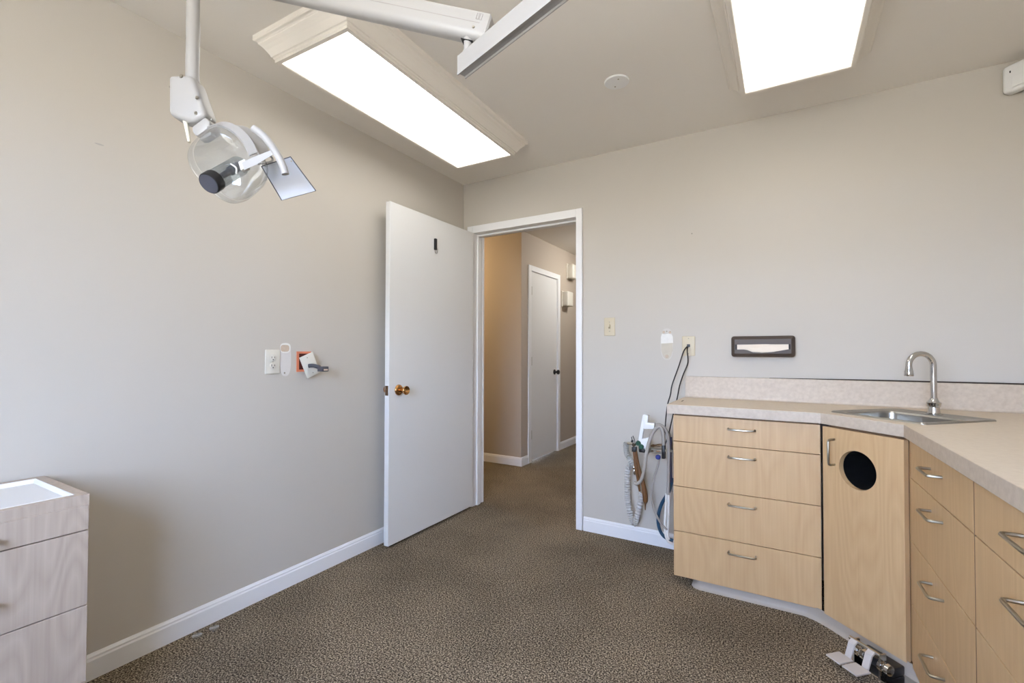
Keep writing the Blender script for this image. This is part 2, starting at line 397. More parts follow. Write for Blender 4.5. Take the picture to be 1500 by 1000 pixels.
# ------------------------------------------------------------------ plates on the walls
def screw(p, d, parent): obj('screw', MB().lathe(p, d, [(0, .0032), (.0012, .0026)], 10), m_nickel, parent)
# outlet on the left wall
ot = thing('wall_outlet', 'ivory duplex outlet on the left wall beside the oval patch', 'outlet', (0, -1.526, 1.05))
obj('cover', MB().box((0, -1.563, 1.050), (.006, -1.489, 1.166), .003, 3), m_ivory, ot, True)
for zc in (1.127, 1.089):
    r = obj('receptacle', MB().lathe((.0055, -1.526, zc), (1, 0, 0), [(0, .0165), (.0022, .0165), (.003, .0155)], 28), m_ivory, ot, True)
    obj('slots', MB().box((.0075, -1.5345, zc-.003), (.0090, -1.532, zc+.007)).box((.0075, -1.520, zc-.002), (.0090, -1.5175, zc+.006)).lathe((.0075, -1.526, zc-.009), (1, 0, 0), [(0, .0028), (.0015, .0028)], 10), m_shadowless, r)
screw((.006, -1.526, 1.108), (1, 0, 0), ot)
def oval(y0, y1, z0, z1, n=28, p=2.6):
    o = []
    for k in range(n):
        a = 2*PI*k/n; c, s_ = math.cos(a), math.sin(a)
        o.append(((y0+y1)/2+(y1-y0)/2*math.copysign(abs(c)**(2/p), c), (z0+z1)/2+(z1-z0)/2*math.copysign(abs(s_)**(2/p), s_)))
    return o
pa = thing('wall_patch', 'white oval patch with bare tan spot beside the ivory outlet', 'wall patch', (0, -1.46, 1.038), 0, 'oval wall patches')
obj('spackle', MB().prism([(0, a, b) for a, b in oval(-1.488, -1.428, 1.036, 1.2)], (0, 0, 0), (.0012, 0, 0)), mat('faded_spackle', lin(213, 209, 204), .85, var=.02, vscale=60), pa)
obj('fresh_spackle', MB().prism([(0, a, b) for a, b in oval(-1.487, -1.431, 1.150, 1.199, 24, 2.8)], (.0012, 0, 0), (.0015, 0, 0)), m_patch, pa)
obj('bare_spot', MB().prism([(0, a, b) for a, b in oval(-1.484, -1.439, 1.156, 1.190, 20, 3)], (.0012, 0, 0), (.0018, 0, 0)), m_tan, pa, label='bare tan spot')
obj('anchor', MB().lathe((.0012, -1.462, 1.052), (1, 0, 0), [(0, .0045), (.002, .003)], 10), m_nickel, pa)
m_gc0 = mat('grey_wire', lin(90, 90, 94), .5)
# open electrical box with loose cover and cord
eb = thing('electrical_box', 'orange open electrical box set into the left wall', 'box', (0, -1.36, 1.05))
b = MB().slab([(-1.398, 1.055), (-1.318, 1.055), (-1.318, 1.158), (-1.398, 1.158)], [[(-1.386, 1.066), (-1.330, 1.066), (-1.330, 1.147), (-1.386, 1.147)]], 0, .004)
k = MB()._merge(b, Matrix(((0, 0, 1, 0), (1, 0, 0, 0), (0, 1, 0, 0), (0, 0, 0, 1))))
obj('rim', k, m_orange, eb)
obj('cavity', MB().box((.0003, -1.386, 1.066), (.0012, -1.330, 1.147)), mat('dark_box_inside', lin(74, 26, 18), .7), eb)
lc = thing('cover_plate', 'loose ivory cover plate hanging tilted over the orange box', 'cover plate', (.02, -1.335, 1.03))
TL = Matrix.Translation((.03, -1.343, 1.088)) @ Matrix.Rotation(math.radians(24), 4, 'X') @ Matrix.Rotation(math.radians(-8), 4, 'Z')
obj('plate', MB().box((-.003, -.037, -.058), (.003, .037, .058), .002, 2, TL), m_ivory, lc, True)
for z in (-.042, .042): obj('screw_hole', MB().lathe(TL @ Vector((.003, 0, z)), TL.to_3x3() @ Vector((1, 0, 0)), [(0, .003), (.0008, .0025)], 10), m_nickel, lc)
cp = thing('data_cord', 'short dark grey cord stub with flat connector on the tilted cover', 'cord', (.036, -1.33, 1.08))
obj('wire', MB().tube([TL @ Vector((-.003, 0, 0)), TL @ Vector((-.014, -.004, .004)), (.001, -1.355, 1.095)], .004, 8, smooth=3), m_gc0, lc, True)
m_gc = mat('slate_plastic', lin(66, 68, 76), .45)
P0 = TL @ Vector((.004, .0, -.008))
obj('boot', MB().tube([P0+Vector((-.0005, -.012, .004)), P0+Vector((.02, .002, .005)), P0+Vector((.05, .016, -.004))], .0105, 12, smooth=4), m_gc, cp, True)
obj('connector', MB().box((.045, .004, -.024), (.088, .040, .002), .003, 2, Matrix.Translation(P0)), m_gc, cp, True)
obj('contacts', MB().box((.0875, .010, -.019), (.089, .034, -.011), 0, 1, Matrix.Translation(P0)), mat('contact_tan', lin(214, 190, 172), .4), cp)
# wall scuff
tag(obj('wall_scuff', MB().prism([(0, a, b) for a, b in oval(-2.199, -2.172, 1.897, 1.9025, 14, 2)], (0, 0, 0), (.0006, 0, 0)), mat('scuff_grey', lin(176, 172, 166), .9)), 'small grey scuff mark on the wall left of the lamp', 'scuff')
_p = AT(1013.5, 342, 0)
tag(obj('nail_hole', MB().lathe(_p, (0, -1, 0), [(0, .004), (.0008, .003)], 10), mat('hole_grey', lin(150, 146, 138), .9)), 'tiny grey nail hole high on the back wall above the patch', 'hole')
# switch
sw = thing('light_switch', 'almond toggle light switch between the doorway and the patch', 'switch', (1.157, 0, 1.265))
obj('cover', MB().box((1.122, -.006, 1.263), (1.194, 0, 1.378), .003, 3), m_almond, sw, True)
obj('toggle', MB().box((1.1525, -.018, 1.318), (1.1635, -.005, 1.336), .003, 2), m_almond, sw, True)
obj('slot', MB().box((1.1515, -.0066, 1.308), (1.1645, -.0058, 1.333)), mat('almond_shade', lin(150, 138, 112), .6), sw)
for z in (1.291, 1.350): screw((1.158, -.006, z), (0, -1, 0), sw)
# oval patch on back wall
pb = thing('wall_patch', 'white and tan oval patch on the back wall beside the corded plate', 'wall patch', (1.51, 0, 1.113), 0, 'oval wall patches')
obj('spackle', MB().prism([(a, 0, b) for a, b in oval(1.474, 1.548, 1.113, 1.302)], (0, 0, 0), (0, -.0012, 0)), mat('faded_spackle', lin(204, 199, 191), .85, var=.02, vscale=60), pb)
obj('fresh_spackle', MB().prism([(1.476, 0, 1.211), (1.547, 0, 1.214), (1.546, 0, 1.25), (1.538, 0, 1.266), (1.520, 0, 1.270), (1.498, 0, 1.266), (1.482, 0, 1.268), (1.476, 0, 1.25)], (0, -.0012, 0), (0, -.0017, 0)), m_patch, pb)
obj('bare_spot', MB().prism([(1.479, 0, 1.211), (1.543, 0, 1.214), (1.545, 0, 1.17), (1.535, 0, 1.135), (1.52, 0, 1.118), (1.503, 0, 1.118), (1.488, 0, 1.135), (1.478, 0, 1.17)], (0, -.0012, 0), (0, -.0018, 0)), mat('primer_tan', lin(198, 190, 174), .9, var=.04), pb, label='bare tan lower half')
for xx, zz, rr in ((1.511, 1.134, .011), (1.510, 1.283, .0045), (1.493, 1.279, .008), (1.529, 1.277, .008)):
    obj('anchor', MB().lathe((xx, -.0016, zz), (0, -1, 0), [(0, rr), (.0015, rr*.7)], 12), m_tan if rr > .006 else m_nickel, pb)
# phone plate
pp = thing('phone_plate', 'almond wall plate with black cords plugged in, above the counter end', 'wall plate', (1.634, 0, 1.138))
obj('cover', MB().box((1.598, -.006, 1.138), (1.670, 0, 1.252), .003, 3), m_almond, pp, True)
obj('jack', MB().box((1.626, -.012, 1.189), (1.643, -.004, 1.205), .001, 1), m_black, pp)
for z in (1.151, 1.239): screw((1.634, -.006, z), (0, -1, 0), pp)
# dispenser
dp = thing('towel_dispenser', 'dark smoked plastic tissue dispenser on the wall over the backsplash', 'dispenser', (2.014, 0, 1.135))
X0, X1, Z0, Z1, DPD = 1.863, 2.165, 1.134, 1.247, .052
loops = [[(px, y, pz) for px, pz in rrect((X0+X1)/2, (Z0+Z1)/2, (X1-X0)/2-i, (Z1-Z0)/2-i, max(.003, .014-i), 4)] for y, i in ((0, 0), (-.03, 0), (-.036, .002), (-DPD, .018))]
slot = [(X0+.022, Z0+.067), (X0+.022, Z0+.040), (X0+.062, Z0+.040), (X0+.08, Z0+.037), (X0+.105, Z0+.026), (X0+.15, Z0+.023), (X0+.195, Z0+.026), (X0+.222, Z0+.037), (X0+.24, Z0+.040), (X1-.022, Z0+.040), (X1-.022, Z0+.067)]
k = MB().loft(loops)
fb = MB().slab([(px, pz) for px, y, pz in loops[-1]], [slot], 0, .003)
k._merge(fb, Matrix(((1, 0, 0, 0), (0, 0, 1, -DPD), (0, 1, 0, 0), (0, 0, 0, 1))))
obj('cover', k, m_brownbox, dp)
obj('inside', MB().box((X0+.01, -.034, Z0+.012), (X1-.01, -.0301, Z1-.012)), m_shadowless, dp)
tw = MB()
n = 12; lp = []
for i in range(n+1):
    a = i/n; px = X0+.030+a*(X1-X0-.060)
    lp.append([(px, -DPD+.004-.006*math.sin(PI*a), Z0+.066+.0005*math.sin(6*a)), (px, -DPD+.006-.006*math.sin(PI*a), Z0+.068),
               (px, -DPD+.012, Z0+.018), (px, -DPD+.008-.004*math.sin(PI*a), Z0+.018)])
tw.loft(lp, True, True)
ts = tag(obj('paper_tissue', tw, m_paper), 'cream paper tissue showing in the slot of the dark dispenser', 'tissue')
obj('fold', MB().prism([(X0+.09, 0, Z0+.043), (X0+.13, 0, Z0+.049), (X1-.06, 0, Z0+.060), (X1-.034, 0, Z0+.062), (X1-.034, 0, Z0+.04), (X1-.1, 0, Z0+.027), (X0+.15, 0, Z0+.024), (X0+.11, 0, Z0+.03)], (0, -DPD-.0055, 0), (0, -DPD-.0025, 0), .0008, 1), m_paper, ts)

# ------------------------------------------------------------------ cabinets
ROWS = [(.845, .714), (.714, .492), (.492, .270), (.270, .047)]
HZ = [.797, .667, .444, .220]
def pull(p0, p1, out, r=.0045):
    p0, p1, o = Vector(p0), Vector(p1), Vector(out); d = (p1-p0).normalized()*.010; oo = o.normalized()*.010
    return MB().tube([p0, p0+o-oo, p0+o-oo*.3+d*.3, p0+o+d, p1+o-d, p1+o-oo*.3-d*.3, p1+o-oo, p1], r, 8)

def drawers(cab, x0, x1, face, org, rz, hx, rows=ROWS, hzs=HZ, half=.056):
    # local frame: x along the front, y = 0 at drawer faces, -y outward
    R = Matrix.Translation(org) @ Matrix.Rotation(rz, 4, 'Z')
    for (zt, zb), hz in zip(rows, hzs):
        d = obj('drawer', MB().box((x0, 0, zb+.0015), (x1, .019, zt-.0015), .001, 1, R), m_maple, cab)
        obj('handle', pull(R @ Vector((hx-half, 0, hz)), R @ Vector((hx+half, 0, hz)), R.to_3x3() @ Vector((0, -.034, 0))), m_nickel, d, True)

# left unit, against the back wall
c1 = thing('drawer_cabinet', 'maple four-drawer base cabinet under the left end of the counter', 'cabinet', (1.94, -.2, 0), 0, 'maple drawer cabinets')
obj('carcass', MB().box((1.636, -.416, .052), (2.244, -.004, .850)).box((1.735, -.40, 0), (2.244, -.004, .052)), m_carcass, c1)
obj('side_panel', MB().box((1.633, -.414, .050), (1.6365, -.004, .850)), m_maple, c1)
drawers(c1, 0, .6145, 0, Vector((1.634, -.437, 0)), 0, .307)

# corner unit with waste hole, turned 45 degrees
A45 = -PI/4
R45 = Matrix.Rotation(A45, 4, 'Z')           # local x = along the face, local y = into the corner
def tn(t_, n_, z=0): return R45 @ Vector((t_, n_, z))
c2 = thing('sink_cabinet', 'maple corner base cabinet with a round hole in its door, under the sink', 'cabinet', tn(2.08, 1.5), 0)
k = MB()
k.box((1.93, 1.296, .05), (1.945, 1.75, .850), 0, 1, R45); k.box((2.228, 1.296, .05), (2.243, 1.75, .850), 0, 1, R45)
k.box((1.945, 1.296, .05), (2.228, 1.75, .065), 0, 1, R45); k.box((1.945, 1.735, .065), (2.228, 1.75, .85), 0, 1, R45)
k.box((1.945, 1.296, .832), (2.228, 1.32, .85), 0, 1, R45); k.box((1.93, 1.33, 0), (2.243, 1.75, .05), 0, 1, R45)
obj('carcass', k, m_carcass, c2)
hc, hzc, hr = 2.070, .689, .0765
b = MB().slab([(1.920, .047), (2.245, .047), (2.245, .842), (1.920, .842)], [[(hc+hr*math.cos(2*PI*i/48), hzc+hr*math.sin(2*PI*i/48)) for i in range(48)]], 1.270, 1.292)
dd = obj('door', MB()._merge(b, R45 @ Matrix(((1, 0, 0, 0), (0, 0, 1, 0), (0, 1, 0, 0), (0, 0, 0, 1)))), m_maple, c2)
obj('handle', pull(tn(1.974, 1.270, .690), tn(1.974, 1.270, .795), tn(0, -.034)), m_nickel, dd, True)
ch = MB()
ch.loft([[tn(hc+r*math.cos(2*PI*i/32), nn, hzc+r*math.sin(2*PI*i/32)) for i in range(32)] for nn, r in ((1.293, .084), (1.62, .084))], False, True)
obj('waste_chute', ch, m_black, c2, label='dark chute behind the round hole')
# right run
def right_unit(y0, y1, label):
    yc = (y0+y1)/2; a = .022; xf = 2.4985+a*(-.70-y0)
    w = y0-y1
    t = thing('drawer_cabinet', label, 'cabinet', (xf+.3, yc, 0), 0, 'maple drawer cabinets')
    rz = -PI/2+a
    R = Matrix.Translation((xf, y0, 0)) @ Matrix.Rotation(rz, 4, 'Z')
    obj('carcass', MB().box((.002, .021, .052), (w-.002, .56, .848), 0, 1, R).box((.002, .05, 0), (w-.002, .56, .052), 0, 1, R).box((w-.0062, .0003, .05), (w-.0005, .03, .846), 0, 1, R), m_carcass, t)  # last box: dark strip standing in for the shaded seam between drawer columns
    drawers(t, .0005, w-.0065, 0, Vector((xf, y0, 0)), rz, w/2)
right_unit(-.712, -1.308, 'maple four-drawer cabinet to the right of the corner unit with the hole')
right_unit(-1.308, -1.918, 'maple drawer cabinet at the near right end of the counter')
struct('trim_4', MB().prism([(2.503, -.668, 0), (2.510, -.711, 0), (2.560, -.711, 0), (2.550, -.64, 0)], (0, 0, .05), (0, 0, .848)), m_maple, 'narrow maple filler strip between corner unit and right drawers')
# cove base along the toe kick
def cove(pts):
    out = []
    prof = [(0, .052), (0, .018), (-.003, .010), (-.009, .003), (-.013, 0), (.004, 0), (.004, .052)]
    loops = []
    for i, p in enumerate(pts):
        a = Vector(pts[max(0, i-1)]); c_ = Vector(pts[min(len(pts)-1, i+1)]); t_ = (c_-a).normalized(); nrm = Vector((-t_.y, t_.x))
        loops.append([(p[0]+nrm.x*o, p[1]+nrm.y*o, z) for o, z in prof])
    return MB().loft(loops, True, True)
cv = [Vector((1.722, -.02, 0)), Vector((1.722, -.35, 0)), Vector((1.726, -.395, 0)), Vector((1.745, -.414, 0)), Vector((1.80, -.417, 0)), Vector((2.12, -.417, 0)), Vector((2.20, -.423, 0)), Vector((2.265, -.465, 0)), Vector((2.33, -.53, 0)), Vector((2.44, -.64, 0)), Vector((2.505, -.705, 0)), Vector((2.535, -.74, 0)), Vector((2.545, -.80, 0)), Vector((2.56, -1.915, 0))]
cv = spline(cv, 3)
struct('trim_3', cove([(p.x, p.y) for p in cv]), m_cove, 'grey vinyl cove base along the foot of the cabinets', smooth=True)

# worktop with sink cut-out and backsplash
WT = .897
wt = thing('worktop', 'beige laminate counter wrapping the corner, with the sink set into it', 'counter', (2.5, -.5, .852))
outer = [(1.608, -.004), (1.608, -.455), (2.249, -.455), (2.487, -.692), (2.514, -1.922), (3.098, -1.922), (3.098, -.004)]
scx, scn_ = 2.081, 1.526
hole = [tuple(tn(a, b_)[:2]) for a, b_ in rrect(scx, scn_, .172, .172, .03, 4)]
tb = MB().slab(outer, [hole], .853, WT)
obj('top', MB()._merge(tb), m_top, wt)
e = MB()
ol = [Vector((a, b_, 0)) for a, b_ in outer]
for i in (0, 1, 2, 3, 4):
    a, b_ = ol[i], ol[i+1]; t_ = (b_-a).normalized(); nn = Vector((t_.y, -t_.x, 0))
    if nn.dot(Vector((2.7, -.2, 0))-a) > 0: nn = -nn
    e.prism([a+nn*.0014+Vector((0, 0, .8525)), b_+nn*.0014+Vector((0, 0, .8525)), b_+nn*.0014+Vector((0, 0, WT-.0012)), a+nn*.0014+Vector((0, 0, WT-.0012))], nn*-.0016, nn*0)
obj('edge_band', e, m_edge, wt, label='mottled grey-beige front edge')
bs = MB().box((1.617, -.022, WT), (3.076, -.006, 1.020), .002, 1)
bs.prism([(1.617, -.022, WT), (1.617, -.035, WT+.0006), (1.617, -.0275, WT+.003), (1.617, -.0235, WT+.008), (1.617, -.022, WT+.016)], (0, 0, 0), (1.459, 0, 0))
bsp = obj('backsplash', bs, m_edge, wt)
obj('backsplash', MB().box((3.076, -1.922, WT), (3.097, -.006, 1.020), .002, 1), m_edge, wt)
obj('dark_joint', MB().prism([(2.045, 0, 1.0195), (3.076, 0, 1.0195), (3.076, 0, 1.0265), (2.5, 0, 1.0262), (2.045, 0, 1.0215)], (0, -.012, 0), (0, -.002, 0)), mat('dark_gap', lin(46, 36, 28), .8), bsp, label='dark open joint along the top of the backsplash')
tag(obj('counter_chip', MB().prism([(1.640, -.270, WT), (1.647, -.268, WT), (1.645, -.215, WT), (1.641, -.216, WT)], (0, 0, 0), (0, 0, .0012)), mat('chip_brown', lin(90, 72, 50), .8)), 'thin dark chip mark on the counter near its left end', 'mark')

# sink
sk = thing('sink', 'small square stainless sink set diagonally in the corner of the counter', 'sink', tn(scx, scn_, WT), A45)
def L45(hx, hy, r, z, oy=0): return [tn(a, b_, WT+z) for a, b_ in rrect(scx, scn_+oy, hx, hy, r, 6)]
oy = -.026
obj('rim', MB().loft([L45(.190, .190, .022, .0), L45(.1895, .1895, .022, .003), L45(.186, .186, .02, .0065), L45(.182, .182, .018, .0062), L45(.178, .178, .016, .0035),
    L45(.160, .138, .04, .0035, oy), L45(.155, .133, .04, .0015, oy), L45(.152, .130, .04, -.006, oy)]), m_steel, sk, True)
obj('basin', MB().loft([L45(.152, .130, .04, -.006, oy), L45(.147, .125, .042, -.11, oy), L45(.140, .118, .05, -.135, oy), L45(.120, .10, .05, -.146, oy), L45(.04, .04, .04, -.150, oy)], False, True), m_steel, sk, True)
obj('drain', MB().lathe(tn(scx, scn_+oy, WT-.1495), (0, 0, 1), [(0, .04), (.003, .038), (.002, .028), (-.0, .02)], 24), m_chrome, sk, True)
# faucet
ft, fn = 2.078, 1.674
fp = tn(ft, fn, WT+.0035)
fa = thing('faucet', 'chrome gooseneck faucet standing at the back of the sink', 'faucet', fp)
obj('base', MB().lathe(fp, (0, 0, 1), [(0, .030), (.003, .030), (.006, .021), (.018, .0195), (.030, .019), (.032, .0215), (.040, .0215), (.043, .024), (.050, .024), (.054, .019), (.062, .014), (.068, .0125)], 28), m_chrome, fa, True)
gR = .048; zt = .205
pts = [fp+Vector((0, 0, .06)), fp+Vector((0, 0, .14)), fp+Vector((0, 0, zt))]
sd = tn(0, -1); sd.normalize(); sd = (sd+tn(-.35, 0)).normalized()
for i in range(1, 13):
    a = PI*i/12; pts.append(fp+Vector((0, 0, zt+gR*math.sin(a)))+sd*(gR*(1-math.cos(a))))
pts.append(pts[-1]+Vector((0, 0, -.018)))
obj('spout', MB().tube(pts, .0112, 16), m_chrome, fa, True)
obj('aerator', MB().lathe(pts[-1]+Vector((0, 0, .012)), (0, 0, -1), [(0, .0118), (.010, .0125), (.022, .0155), (.036, .0165), (.040, .0155), (.040, .006)], 20), m_chrome, fa, True)

# foot pedal valve
pv = thing('foot_pedal', 'chrome double foot pedal valve on the carpet under the corner cabinet door', 'pedal', tn(2.17, 1.15), A45)
def pb_(a, b_, bev=0): return MB().box(a, b_, bev, 2, R45)
obj('base_plate', pb_((2.10, 1.15, .001), (2.30, 1.262, .006), .001), m_chrome, pv)
obj('valve_body', pb_((2.118, 1.20, .006), (2.25, 1.258, .040), .006), m_black, pv, True)
for t_ in (2.150, 2.235): obj('valve_cap', MB().lathe(tn(t_, 1.185, .036), tn(1, 0), [(-.02, .010), (-.018, .018), (-.006, .019), (-.004, .013), (.004, .013), (.006, .019), (.018, .018), (.02, .01)], 20), m_chrome, pv, True)
for t_ in (2.141, 2.205):
    p = obj('pedal', pb_((t_-.028, 1.058, .024), (t_+.028, 1.122, .030), .0015), m_pedal, pv)
    obj('strap', MB().prism([tn(t_-.012, 1.122, .024), tn(t_-.012, 1.129, .024), tn(t_-.012, 1.146, .072), tn(t_-.012, 1.160, .083), tn(t_-.012, 1.172, .083), tn(t_-.012, 1.172, .077), tn(t_-.012, 1.162, .076), tn(t_-.012, 1.152, .069), tn(t_-.012, 1.136, .03), tn(t_-.012, 1.132, .018), tn(t_-.012, 1.122, .018)], tn(0, 0), tn(.024, 0)), m_pedal, p)
obj('hinge_rod', MB().tube([tn(2.118, 1.168, .078), tn(2.232, 1.168, .078)], .007, 12), m_chrome, pv, True)
for t_ in (2.125, 2.222): obj('bracket', pb_((t_, 1.172, .005), (t_+.006, 1.20, .078)), m_chrome, pv)

# ------------------------------------------------------------------ instrument cart at left
ca = thing('mobile_cart', 'pale maple drawer cart with a white tray top against the left wall', 'cart', (.21, -2.54, 0))
CX0, CX1, CY0, CY1, CT = .022, .402, -2.762, -2.319, .747
k = MB()
k.box((CX0, CY0+.004, .06), (CX1-.021, CY1-.003, .719), .001, 1)
obj('carcass', k, m_cart, ca)
r0 = [(CX0, CY0), (CX1-.004, CY0), (CX1-.004, CY1), (CX0, CY1)]
b = MB().slab(r0, [[(CX0+.025, CY0+.025), (CX1-.028, CY0+.025), (CX1-.028, CY1-.025), (CX0+.025, CY1-.025)]], .7175, CT)
obj('top_frame', MB()._merge(b), m_cart, ca)
tr_ = MB()
def trl(i, z): return [(CX0+.025+i, CY0+.025+i, z), (CX1-.028-i, CY0+.025+i, z), (CX1-.028-i, CY1-.025-i, z), (CX0+.025+i, CY1-.025-i, z)]
tr_.loft([trl(0, CT-.001), trl(.002, CT+.0008), trl(.004, CT), trl(.008, CT-.012)], False, True)
obj('tray', tr_, m_white, ca, label='white tray liner')
for (zt_, zb) in ((.7185, .646), (.646, .434), (.434, .218), (.218, .075)):
    d = obj('drawer', MB().box((CX1-.02, CY0+.002, zb+.0015), (CX1, CY1-.0015, zt_-.0015), .001, 1), m_cart, ca)
    hz = zt_-.042 if zt_ > .7 else zt_-.128 if zt_ > .4 else zt_-.09
    obj('handle', pull((CX1, -2.605, hz), (CX1, -2.503, hz), (.03, 0, 0)), m_nickel, d, True)
for x, y in ((.07, -2.71), (.07, -2.37), (.34, -2.71), (.34, -2.37)):
    obj('caster', MB().lathe((x-.012, y, .027), (1, 0, 0), [(0, .02), (.003, .026), (.021, .026), (.024, .02)], 20).box((x-.006, y-.006, .027), (x+.006, y+.006, .062)), m_black, ca, True)

# clear caps on the carpet
for (x, y, lab) in ((.058, -1.868, 'small clear plastic cap on the carpet by the baseboard, nearer the cart'), (.062, -1.805, 'small clear plastic cap on the carpet by the baseboard, nearer the door')):
    tag(obj('plastic_cap', MB().lathe((x, y, 0), (0, 0, 1), [(0, .019), (.006, .018), (.008, .014), (.006, .010), (.005, .003)], 16), m_glass2, smooth=True), lab, 'cap', 'clear caps on the carpet')

# ------------------------------------------------------------------ hoses and holder beside the left cabinet
YH = -.17
def A(u, v, y=YH): return AT(u, v, y)
hd = thing('hose_holder', 'white hose holder with valves on a bar at the left side of the cabinet', 'holder', A(955, 660))
V = Vector
k = MB().box(A(936, 661)+V((0, -.006, 0)), A(972, 657.5)+V((0, .006, 0)), .002, 1)
p = A(972, 659)
k.box((p.x, YH-.006, p.z-.006), (1.6335, YH+.006, p.z+.006))
obj('bar', k, m_nickel, hd)
k = MB().prism([A(943, 606.5), A(947.5, 606), A(942, 642), A(953, 639), A(948.5, 658), A(941, 657), A(936, 644)], (0, -.022, 0), (0, .004, 0), .003, 2)
obj('bracket', k, m_white, hd, True)
k = MB().prism([A(946, 606.3), A(951.5, 607.5), A(950.5, 618), A(960.5, 618.5), A(960.5, 627), A(945, 627), A(945.5, 612)], (0, -.034, 0), (0, .0, 0), .003, 2)
obj('cradle', k, m_white, hd, True)
k = MB()
k.lathe(A(930, 650)+V((0, -.03, 0)), (0, 1, 0), [(0, .010), (.004, .012), (.03, .012)], 16)
obj('selector', k, m_chrome, hd, True)
k = MB().lathe(A(936.5, 648)+V((0, -.03, 0)), (0, 1, 0), [(0, .012), (.006, .015), (.02, .015), (.028, .01)], 16).lathe(A(941.3, 653)+V((0, -.04, 0)), (0, 1, 0), [(0, .010), (.006, .014), (.03, .014)], 16)
obj('valve_knob', k, m_green, hd, True, 'dark green valve knobs')
k = MB().box(A(926.6, 660.5)+V((0, -.02, 0)), A(932.5, 654.5)+V((0, .012, 0)), .002).box(A(937.5, 661)+V((0, -.024, 0)), A(946, 655.5)+V((0, .008, 0)), .003)
obj('valve_base', k, m_black, hd, True)
k = MB().tube([A(927.5, 653), A(926, 645), A(925, 639.5)], .0022, 8).tube([A(931, 650), A(929, 643), A(927, 638)], .0022, 8).lathe(A(926.2, 646)+V((0, -.006, 0)), (0, 1, 0), [(0, .007), (.012, .007)], 12)
obj('lever', k, m_black, hd, True)
k = MB()
for u0, v0, u1, v1 in ((953, 653, 970, 651.5), (952, 660, 970, 660.5)):
    a, b_ = A(u0, v0), A(u1, v1); d = (b_-a)
    k.lathe(a, d, [(0, .004), (.01, .008), (.02, .008), (.022, .0055), (.036, .0055), (.038, .008), (.05, .008), (d.length, .005)], 12)
obj('coupling', k, m_darkbrass, hd, True, 'brass couplings')
obj('block', MB().box(A(970, 671)+V((0, -.016, 0)), A(974.5, 652)+V((0, .016, 0)), .003), m_black, hd, True)
obj('shutoff_knob', MB().lathe(A(965.5, 668)+V((0, -.034, 0)), (0, 1, 0), [(0, .010), (.004, .014), (.014, .014), (.016, .008), (.034, .008)], 8), m_blue, hd, True, 'blue shut-off knob')
obj('socket', MB().lathe(A(919, 649), A(930, 650)-A(919, 649), [(0, .007), (.02, .008), (.034, .008)], 12), m_nickel, hd, True)

def hose(name, pts, r, m, lab, cat='hose', sm=8, n=10, dy=0, rib=0):
    P = [A(*q, YH+dy) for q in pts]
    k = MB()
    if rib:
        S = spline(P, 30); tot = len(S)
        k.tube(S, lambda t: r*(1+.2*math.sin(t*tot*1.05)), n)
    else: k.tube(P, r, n, smooth=sm)
    return tag(obj(name, k, m, smooth=True), lab, cat)
hose('suction_hose', [(918, 648.5), (917, 652.5), (918, 661.5), (922, 671), (931, 684.6), (937.4, 695.6), (941, 706), (941, 716), (938.4, 733), (933.6, 755), (929.2, 766.5), (924.6, 757), (920.6, 738), (919.2, 722), (919, 704), (920.5, 686), (925, 680)], .0155, m_rib, 'pale ribbed suction hose hanging in a long loop by the wall', rib=1, dy=.09, n=12)
hose('grey_hose', [(928.5, 706), (933, 708), (939, 703), (943.5, 688), (946.5, 667), (949.5, 652), (955, 636), (961.6, 627), (967.3, 625.3), (971, 634), (972.3, 652)], .0098, m_grey, 'thick grey hose arching over the holder beside the cabinet', dy=-.045)
hose('grey_hose', [(960.8, 622.5), (967, 622.3), (973.5, 627), (978, 637), (979.5, 655), (979.3, 690), (978.3, 724)], .0085, m_grey, 'grey hose running straight down close to the cabinet side', dy=-.015)
hose('thin_hose', [(966, 671), (962.5, 686), (958, 700), (955, 714), (954.3, 728), (956.5, 740), (961, 753.6), (968, 766), (977, 776)], .006, m_grey, 'thin grey hose curving down from the blue knob', dy=-.01)
hose('blue_hose', [(985.5, 700), (979.5, 720), (970, 736), (965.2, 750), (964, 764), (967, 777), (974, 786.5), (986, 791.5)], .0095, m_teal, 'dark teal blue hose bowed out low beside the cabinet', dy=.05)
hose('blue_cable', [(983, 640), (982, 660), (982.3, 690), (983, 706)], .006, mat('navy_cable', lin(50, 54, 86), .4), 'navy blue cable close against the cabinet side', 'cable', dy=.02)
hose('side_hose', [(979, 632), (983.5, 650), (985, 680), (985.5, 720)], .0075, m_grey, 'grey hose partly hidden behind the cabinet edge', dy=.06)
hose('white_tube', [(976.2, 722), (975.2, 745), (974.2, 765), (974.4, 780), (978, 791.5), (986, 797.5)], .0068, m_tube, 'white tube bending under the cabinet, outer of the pair', 'tube')
hose('white_tube', [(979.8, 722), (979.2, 745), (978.7, 765), (977.8, 782), (980, 790)], .0068, m_tube, 'white tube hanging straight, inner of the pair', 'tube', dy=.004)
for i, (pts, rads, lab) in enumerate((([(928.5, 659), (931, 684), (934, 703), (936.3, 720)], (.0105, .0115, .009, .006), 'brown instrument sleeve in the holder, the shorter one'),
                                       ([(931.5, 660), (936, 684), (941.5, 703), (945, 722), (945.8, 733), (945.7, 737.5), (945.7, 746)], (.009, .010, .012, .0155, .014, .0055, .003), 'brown instrument sleeve in the holder, the longer one with a pointed tip'))):
    P = [A(*q)+V((0, .012-.02*i, 0)) for q in pts]; nn = len(rads)-1
    def rad(t, rads=rads, nn=nn):
        f_ = t*nn; j = min(nn-1, int(f_)); return rads[j]+(rads[j+1]-rads[j])*(f_-j)
    tag(obj('instrument_sleeve', MB().tube(P, rad, 12, smooth=6), m_bronze, smooth=True), lab, 'sleeve', 'brown instrument sleeves')
